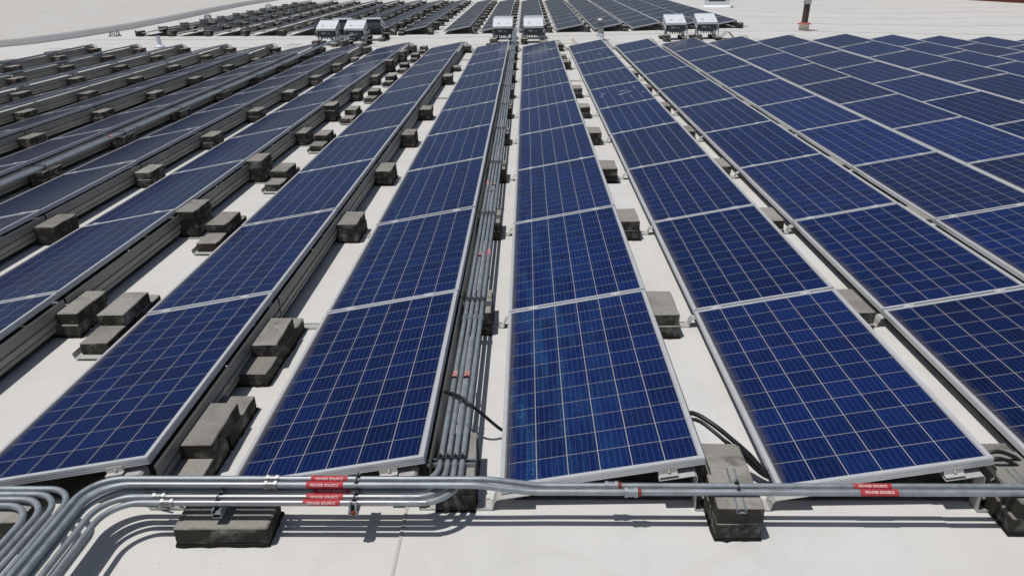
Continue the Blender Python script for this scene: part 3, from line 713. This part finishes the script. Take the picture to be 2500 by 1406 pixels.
# ------------------------------------------------------------------ black cables
def smooth_path(pts, n=24):
    P_ = [Vector(p) for p in pts]; P_ = [P_[0]*2-P_[1]] + P_ + [P_[-1]*2-P_[-2]]; out = []
    for i in range(1, len(P_)-2):
        for q in range(n // (len(P_)-3)):
            t_ = q/(n // (len(P_)-3)); a_, b_, c_, d_ = P_[i-1:i+3]
            out.append(0.5*((2*b_)+(c_-a_)*t_+(2*a_-5*b_+4*c_-d_)*t_*t_+(3*b_-a_-3*c_+d_)*t_**3))
    out.append(P_[-2]); return out
def cable(label, pts, r, extra=()):
    m = MB(); m.tube(smooth_path(pts), r, 8)
    for e in extra: m.tube(smooth_path(e[0]), e[1], 8)
    o = inst('cable', m.mesh('cable', M_CABLE)); return tag(o, label, 'cable', 'black cables between the rows')
cable('black cable looping over the central conduits near the front', [(-.42, .72, .18), (-.337, .70, .232), (-.245, .625, .252), (-.172, .555, .238), (-.094, .55, .165), (-.016, .575, .07), (.06, .56, .04)], .0095)
cable('thick pair of black cables arching between the two front panels right of centre', [(.93, .50, .20), (1.009, .457, .25), (1.097, .369, .24), (1.189, .296, .19), (1.263, .243, .14), (1.332, .19, .08), (1.42, .16, .05)], .0125,
      [([(.93, .46, .19), (1.019, .418, .235), (1.099, .325, .22), (1.18, .254, .17), (1.248, .22, .12), (1.322, .17, .07), (1.42, .15, .045)], .010), ([(1.19, .262, .185), (1.26, .222, .135), (1.335, .168, .072)], .0155), ([(1.05, .45, .20), (1.2, .31, .15), (1.27, .25, .12)], .003)])
cable('black cables leaving the high corner at the right edge of the front', [(2.30, .14, .20), (2.394, .12, .25), (2.484, .128, .22), (2.553, .131, .17), (2.66, .12, .08)], .010, [([(2.30, .10, .19), (2.394, .085, .235), (2.484, .09, .195), (2.553, .10, .14), (2.66, .1, .06)], .010)])
for n in range(-10, 6):
    x = xrow(n)+PW*CT; y = 19.70; z = roof(x, y); dn = random.uniform(.0, .06)
    r0 = .0085; b = random.uniform(-.03, .03)
    cable('black cable arching down from the far end of the ' + rowword(n), [(x-.12, y-.25, z+.22), (x-.01, y-.06, z+.27), (x+.10, y, z+.255+dn*.4), (x+.22, y-.05+b, z+.16), (x+.33, y-.12+b, z+.07), (x+.45, y-.2, z+.03)], r0,
          [([(x-.12, y-.28, z+.21), (x+.0, y-.10, z+.25), (x+.10, y-.06, z+.225), (x+.2, y-.09, z+.13), (x+.31, y-.15, z+.05), (x+.45, y-.22, z+.02)], r0)])
cable('thin black cable under the front left panel corner', [(-1.86, .12, .22), (-1.72, .06, .16), (-1.60, -.02, .10), (-1.50, -.05, .03)], .007, [([(-1.80, .0, .10), (-1.62, -.04, .03)], .006)])

# ------------------------------------------------------------------ the distant array
FX0, FY0 = 1.188, 25.0
def xfar(n): return FX0 + n*PITCH - (0.245 if n <= -4 else 0)
nfar = 0; frest = []
for n in range(-11, 5):
    for k in range(10):
        x = xfar(n); y = FY0+k*PL; z = roof(x, 30)+H0
        if not seen([(x+a_*CT, y+b, z+a_*ST) for a_ in (0, PW) for b in (0, PH)], 15): continue
        if k <= 7 and npan+nfar < 300:
            nfar += 1
            solar_panel(x, y, z, 'distant solar panel ' + ('at the near end' if k == 0 else ORD[k+1]+' from the near end') + ', ' + ORD[n+12] + ' row from the left beyond the inverters', 'solar panels in the distant array', False, .42, .0, 2.0, clamps=(k < 4))  # distant cells greyed in colour to paint the haze of a shallow view
        else: frest.append((x, y, z))
if frest:
    fm = MB(); bm_ = MB(); vs = []; fs = []; uvc = []; uvp = []; wf = []
    root = thing('distant_panels', 'far end of the distant solar array at the top of the picture', 'solar array'); root['kind'] = 'stuff'
    src = CELLS[0]; sv = [v.co.copy() for v in src.vertices]; sp_ = [tuple(p.vertices) for p in src.polygons]
    su = [0.0]*(2*len(src.loops)); src.uv_layers['cell'].data.foreach_get('uv', su); sq = [0.0]*(2*len(src.loops)); src.uv_layers['panel'].data.foreach_get('uv', sq); sw = [0.0]*len(src.polygons); src.attributes['wafer'].data.foreach_get('value', sw)
    for (x, y, z) in frest:
        mt = Matrix.Translation((x, y, z)) @ Euler((0, -TILT, 0)).to_matrix().to_4x4()
        fm.add([mt @ v.co for v in FRAME.vertices], [tuple(p.vertices) for p in FRAME.polygons]); bm_.add([mt @ v.co for v in BACK.vertices], [tuple(p.vertices) for p in BACK.polygons])
        o_ = len(vs); vs += [tuple(mt @ p) for p in sv]; fs += [tuple(i+o_ for i in f) for f in sp_]; uvc += su; uvp += sq; wf += sw
    o = inst('frames', fm.mesh('frames', M_FRAME), root); o['kind'] = 'stuff'
    bme = bm_.mesh('backsheets', M_BACK); bme.uv_layers.new(name='panel'); o = inst('backsheets', bme, root); o['kind'] = 'stuff'
    me = bpy.data.meshes.new('solar_cells'); me.from_pydata(vs, [], fs); me.uv_layers.new(name='cell').data.foreach_set('uv', uvc); me.uv_layers.new(name='panel').data.foreach_set('uv', uvp)
    me.attributes.new('wafer', 'FLOAT', 'FACE').data.foreach_set('value', wf); me.materials.append(M_CELL); me.update()
    o = inst('solar_cells', me, root); o.color = (.42, 0, 2.0, 1); o['kind'] = 'stuff'  # same painted haze as the single distant panels
for n in range(-11, 5):
    for k in range(10):
        x = xfar(n)+PW*CT; y = FY0+(k+.5)*PL; z = roof(x, 30)
        if n > 0 and k > 0: continue
        if not seen([(x, y, z), (x, y, z+.2)], 5): continue
        root = thing('wind_deflector', 'ribbed wind deflector ' + ('at the near end' if k == 0 else ORD[k+1]+' from the near end') + ', ' + ORD[n+12] + ' distant row from the left', 'wind deflector', (x, y, z), (0, 0, 0), 'wind deflectors of the distant array')
        inst('deflector_sheet', DEFL, root)
# distant ballast: countless small blocks and bracket pans, one object each
bm1 = MB(); bm2 = MB(); bb = BLOCKS[0]
bv = [v.co.copy() for v in bb.vertices]; bf = [tuple(p.vertices) for p in bb.polygons]
for n in range(-12, 5):
    for k in range(11):
        x = (xfar(n) if n > -12 else xfar(-11)-PITCH)+PW*CT; y = FY0+k*PL+(.12 if k == 0 else 0); z = roof(x, 30)+.015
        if n == -12: x += .18
        cnt = 3 if (n in (-5, -4) and k in (1, 2, 4, 5, 7)) else 2
        for i in range(cnt): bm1.add([Vector((x+.14, y+random.uniform(-.03, .03), z+i*(BH+.001)))+v for v in bv], bf)
        if n == -5:
            for dy in (-.22, .2): bm1.add([Vector((x+.46, y+dy, z))+v for v in bv], bf)
            bm1.add([Vector((x+.46, y+.02, z+BH))+v for v in bv], bf)
        if k >= 1: bm2.box(x-.02, x+(.34 if n != -5 else .6), y-.04, y+.04, z-.012, z-.006)
        bm2.box(x-.045, x-.04, y-.04, y+.04, z-.01, z+.20)
        bm2.box(x+.30, x+.44, y-.04, y+.04, z+.03, z+.055)
o = tag(inst('ballast_blocks', bm1.mesh('ballast_blocks', M_CONC)), 'many small concrete ballast blocks between the rows of the distant array', 'concrete blocks'); o['kind'] = 'stuff'
o = tag(inst('bracket_pans', bm2.mesh('bracket_pans', M_BRKT)), 'many small metal brackets between the rows of the distant array', 'brackets'); o['kind'] = 'stuff'
for n in range(-11, 3):
    x = xfar(n)+PW*CT; y = FY0+.05; z = roof(x, 30)
    cable('black cable at the near end of the ' + ORD[n+12] + ' distant row from the left', [(x-.1, y+.3, z+.2), (x, y+.1, z+.27), (x+.12, y+.02, z+.26), (x+.26, y+.04, z+.15), (x+.36, y+.1, z+.04)], .011)
for n in range(-10, -3):
    x = xfar(n)+PW*CT; y = FY0+19.76; z = roof(x, 30)
    cable('black cable at the back end of the ' + ORD[n+12] + ' distant row from the left', [(x-.1, y-.3, z+.2), (x, y-.1, z+.3), (x+.14, y-.02, z+.29), (x+.3, y-.04, z+.15), (x+.4, y-.1, z+.04)], .014)

# ------------------------------------------------------------------ string inverters on tilted stands
WI, LI, A_ = 0.60, 0.62, R(19)
def inv_meshes():
    mt = Matrix.Translation((0, 0, .43)) @ Euler((A_, 0, 0)).to_matrix().to_4x4()
    cov = MB(); cov.box(-WI/2-.01, WI/2+.01, -.01, LI, .085, .10, mt); cov.box(-WI/2-.01, WI/2+.01, -.012, -.002, .035, .098, mt)
    for sg in (-1, 1): cov.box(sg*(WI/2+.006)-.004, sg*(WI/2+.006)+.004, -.008, LI, -.13, .088, mt)
    cov.box(-WI/2-.01, WI/2+.01, LI-.01, LI+.02, .06, .112, mt)
    body = MB(); body.box(-WI/2+.02, WI/2-.02, .02, LI-.03, -.14, .08, mt)
    con = MB(); con.add([(-.25, -.01, .44), (.25, -.01, .44), (.21, .0, .24), (-.21, .0, .24), (-.25, .2, .47), (.25, .2, .47), (.21, .18, .25), (-.21, .18, .25)], [(0, 3, 2, 1), (1, 2, 6, 5), (0, 4, 7, 3), (3, 7, 6, 2), (4, 5, 6, 7)]); 
    con.box(-.26, .26, -.02, .02, .43, .465)
    scr = MB(); scr.box(-.17, -.085, .20, .235, .1002, .104, mt)
    stk = MB(); stk.box(.12, .23, .16, .22, .1002, .102, mt); stk.box(-.19, -.05, .10, .112, .1002, .102, mt)
    pla = MB(); pla.box(-.15, -.02, -.016, -.006, .365, .40); pla.box(.05, .11, -.016, -.006, .355, .375)
    gla = MB()
    for gx in (-.16, -.08, .0, .08, .16): gla.tube([(gx, .06, .255), (gx, .05, .19)], .016, 8)
    ven = MB()
    for sg in (-1, 1):
        for q in range(5): ven.box(sg*(WI/2+.0095)-.001, sg*(WI/2+.0095)+.001, .12+.09*q, .17+.09*q, -.08, .03, mt)
    lat = MB()
    for gx in (-.2, .2): lat.box(gx-.015, gx+.015, -.022, -.012, .03, .075, mt)
    return [x.mesh(nm, m_) for x, nm, m_ in ((gla, 'cable_glands', M_BLACK), (ven, 'side_vents', M_GREYBOX), (lat, 'latches', M_BOLT), (cov, 'cover', M_WHITEBOX), (body, 'heat_sink', M_GREYBOX), (con, 'connection_box', M_GREYBOX), (scr, 'display', M_GREYBOX), (stk, 'sticker', M_PLATE), (pla, 'rating_plate', M_PLATE))]
IM = inv_meshes()
m = MB()
for sx in (-.27, .27):
    m.box(sx-.02, sx+.02, .30, .34, .02, .42); m.box(sx-.02, sx+.02, .02, .06, .02, .32)
    m.box(sx-.02, sx+.02, -.12, .62, .02, .06)
m.box(-.34, .34, .30, .34, .38, .42); m.box(-.34, .34, .02, .06, .27, .31)
STANDF = m.mesh('stand_frame', M_STRUT)
m = MB(); m.tube(arc_path([(-.18, .05, .31), (-.18, -.05, .20), (-.30, -.12, .05), (-.34, -.5, .03)], .08), .014, 8); WH1 = m.mesh('whip', M_GALV)
m = MB(); m.tube(arc_path([(.12, .05, .31), (.14, .0, .14), (.30, -.05, .05), (.42, -.3, .03)], .08), .014, 8); WH2 = m.mesh('whip', M_GALV)
m = MB(); m.tube(arc_path([(.34, .10, .42), (.36, .02, .40), (.36, -.02, .03), (.36, -.3, .03)], .05), .018, 8); WH3 = m.mesh('whip', M_GALV)
INV = [(-6.22, 21.8, 0, 'front left of the left group'), (-5.32, 21.75, 0, 'front right of the left group'), (-5.95, 23.6, 180, 'back left of the left group'), (-4.98, 23.6, 180, 'back right of the left group'),
       (-.615, 21.75, 0, 'front left of the centre group'), (.355, 21.7, 0, 'front right of the centre group'), (-.60, 23.45, 180, 'back left of the centre group'), (.37, 23.45, 180, 'back right of the centre group'),
       (4.80, 21.75, 0, 'left of the right pair'), (5.76, 21.7, 0, 'right of the right pair')]
nib = 0
for (x, y, rz, lab) in INV:
    z = roof(x, y)
    sg = 1 if rz == 0 else -1
    root = thing('string_inverter', 'white string inverter on a tilted stand, ' + lab, 'inverter', (x, y, z), (0, 0, R(rz)), 'string inverters between the two arrays')
    for me in IM: inst(me.name.split('.')[0], me, root)
    st_ = thing('inverter_stand', 'galvanised strut stand under the inverter, ' + lab, 'stand', (x, y, z), (0, 0, R(rz)), 'inverter stands')
    inst('stand_frame', STANDF, st_)
    for me in (WH1, WH2, WH3): inst('whip', me, st_)
    for (dx, dy, q) in ((-.30, -.22, 'front left'), (.30, -.22, 'front right'), (-.30, .55, 'rear left'), (.30, .55, 'rear right')):
        ca, sa = math.cos(R(rz)), math.sin(R(rz))
        block(x+dx*ca-dy*sa, y+dx*sa+dy*ca, z+.012, 'concrete block at the %s foot of the inverter, %s' % (q, lab), False, 0, .02, 'blocks weighing down the inverter stands'); nib += 1
        block(x+dx*ca-dy*sa, y+dx*sa+dy*ca, z+.012+BH, 'upper concrete block at %s foot of inverter, %s' % (q, lab), False, 0, .02, 'blocks weighing down the inverter stands') if q == 'front left' else None
for (x, y, lab) in ((-.9, 21.0, 'left'), (.72, 21.15, 'right')):
    block(x, y, roof(x, y)+.012, 'loose concrete block in front of the centre inverters, ' + lab, True, R(90), .02)

# ------------------------------------------------------------------ small roof fittings
v = thing('vent_pipe', 'galvanised vent pipe with mushroom cap behind the near array', 'vent', (2.50, 22.2, roof(2.5, 22.2)))
m = MB(); m.lathe([(.165, 0), (.13, .03), (.125, .20), (.135, .21), (.11, .22)], 20); inst('boot', m.mesh('boot', M_WHITEBOX), v)
m = MB(); m.lathe([(.095, .2), (.095, .60)], 20); inst('pipe', m.mesh('pipe', M_GALV), v)
m = MB(); m.lathe([(.07, .56), (.155, .585), (.17, .61), (.15, .65), (.09, .685), (.03, .70)], 20); inst('cap', m.mesh('cap', M_BRIGHT), v)
v = thing('vent_post', 'brown metal post with white head on a cream boot, right of the inverters', 'post', (9.675, 24.35, roof(9.675, 24.35)))
m = MB(); m.lathe([(.20, 0), (.165, .03), (.16, .20), (.19, .22)], 20); inst('boot', m.mesh('boot', M_CREAM), v)
m = MB(); m.lathe([(.24, .205), (.21, .235), (.16, .255), (.13, .26)], 14, smooth=False); inst('collar', m.mesh('collar', M_RUST), v)
m = MB(); m.tube([(0, 0, .25), (.02, 0, .88)], .105, 18); inst('shaft', m.mesh('shaft', M_BROWN), v)
m = MB(); m.lathe([(.13, .86), (.13, 1.0), (.19, 1.0), (.19, 1.28), (.15, 1.32)], 14, .02, 0, False); inst('head', m.mesh('head', M_PLATE), v)
v = tag(inst('vent_stub', None or (lambda m: (m.tube([(0, 0, .06), (-.03, 0, .36)], .075, 14), m.lathe([(.2, 0), (.12, .06), (.10, .09)], 14), m)[-1])(MB()).mesh('vent_stub', M_WHITEBOX)), 'short white vent stub leaning at the left behind the near array', 'vent')
v.location = (-11.5, 21.5, roof(-11.5, 21.5))
m = MB(); m.lathe([(.22, 0), (.16, .02), (.10, .12), (.09, .14), (.02, .145)], 14)
v = tag(inst('pipe_boot', m.mesh('pipe_boot', M_CREAM)), 'low cream pipe boot on the roof right of the centre inverters', 'pipe boot'); v.location = (1.52, 21.6, roof(1.52, 21.6))
for i, (x, y, lab) in enumerate([(-14.9, 25.3, 'nearest the curb corner'), (-14.75, 33.6, 'beside the distant rows'), (-14.75, 42.5, 'farthest along the distant rows'), (-33.1, 54.8, 'alone on the upper left roof')]):
    z = roof(x, y) + (.18 if i == 3 else 0); s_ = 1 if i < 3 else 1.6
    v = thing('roof_drain', 'small domed roof drain strainer, ' + lab, 'roof drain', (x, y, z), (0, 0, 0), 'roof drains on the left')
    m = MB(); m.lathe([(.24*s_, 0), (.22*s_, .03), (.18*s_, .035)], 16); inst('ring', m.mesh('ring', M_STRUT), v)
    m = MB()
    for q in range(12):
        an = 2*math.pi*q/12; m.tube([(.17*math.cos(an)*s_, .17*math.sin(an)*s_, .03), (.13*math.cos(an)*s_, .13*math.sin(an)*s_, .19), (.05*math.cos(an)*s_, .05*math.sin(an)*s_, .22)], .014, 5)
    m.lathe([(.08*s_, .205), (.06*s_, .235)], 10); inst('dome', m.mesh('dome', M_STRUT if i < 3 else M_WHITEBOX), v)
v = thing('roof_hatch', 'white roof fan housing with a dark opening beyond the distant array', 'roof fan', (9.95, 38.3, roof(9.9, 38)), (0, 0, R(-14)))
m = MB(); m.box(-.62, .62, -.45, .8, -.02, .30); m.add([(-.70, -.55, 0), (.70, -.55, 0), (.62, -.45, .10), (-.62, -.45, .10)], [(0, 1, 2, 3)]); inst('curb', m.mesh('curb', M_WHITEBOX), v)
m = MB(); m.box(-.40, .40, -.46, -.44, .31, .62); inst('opening', m.mesh('opening', M_BLACK), v)
m = MB(); m.box(-.62, -.42, -.45, .8, .30, .62); m.box(.42, .62, -.45, .8, .30, .62); m.box(-.42, .42, .0, .8, .30, .62); m.box(-.66, .66, -.5, .84, .62, .72); inst('housing', m.mesh('housing', M_PLATE), v)
# warning prop by the right inverters
v = tag(inst('splash_block', (lambda m: (m.sheet([(-.25, .0), (-.02, .22)], -.2, .2, .01), m.sheet([(.25, .0), (.02, .22)], -.2, .2, .01), m)[-1])(MB()).mesh('splash_block', M_BRKT)), 'grey folded sheet standing beside the right pair of inverters', 'metal sheet')
v.location = (6.42, 21.75, roof(6.4, 21.7))
print('panels', npan, nfar, len(frest), 'deflectors', ndef, 'blocks', nblk, 'objects', len(bpy.data.objects))
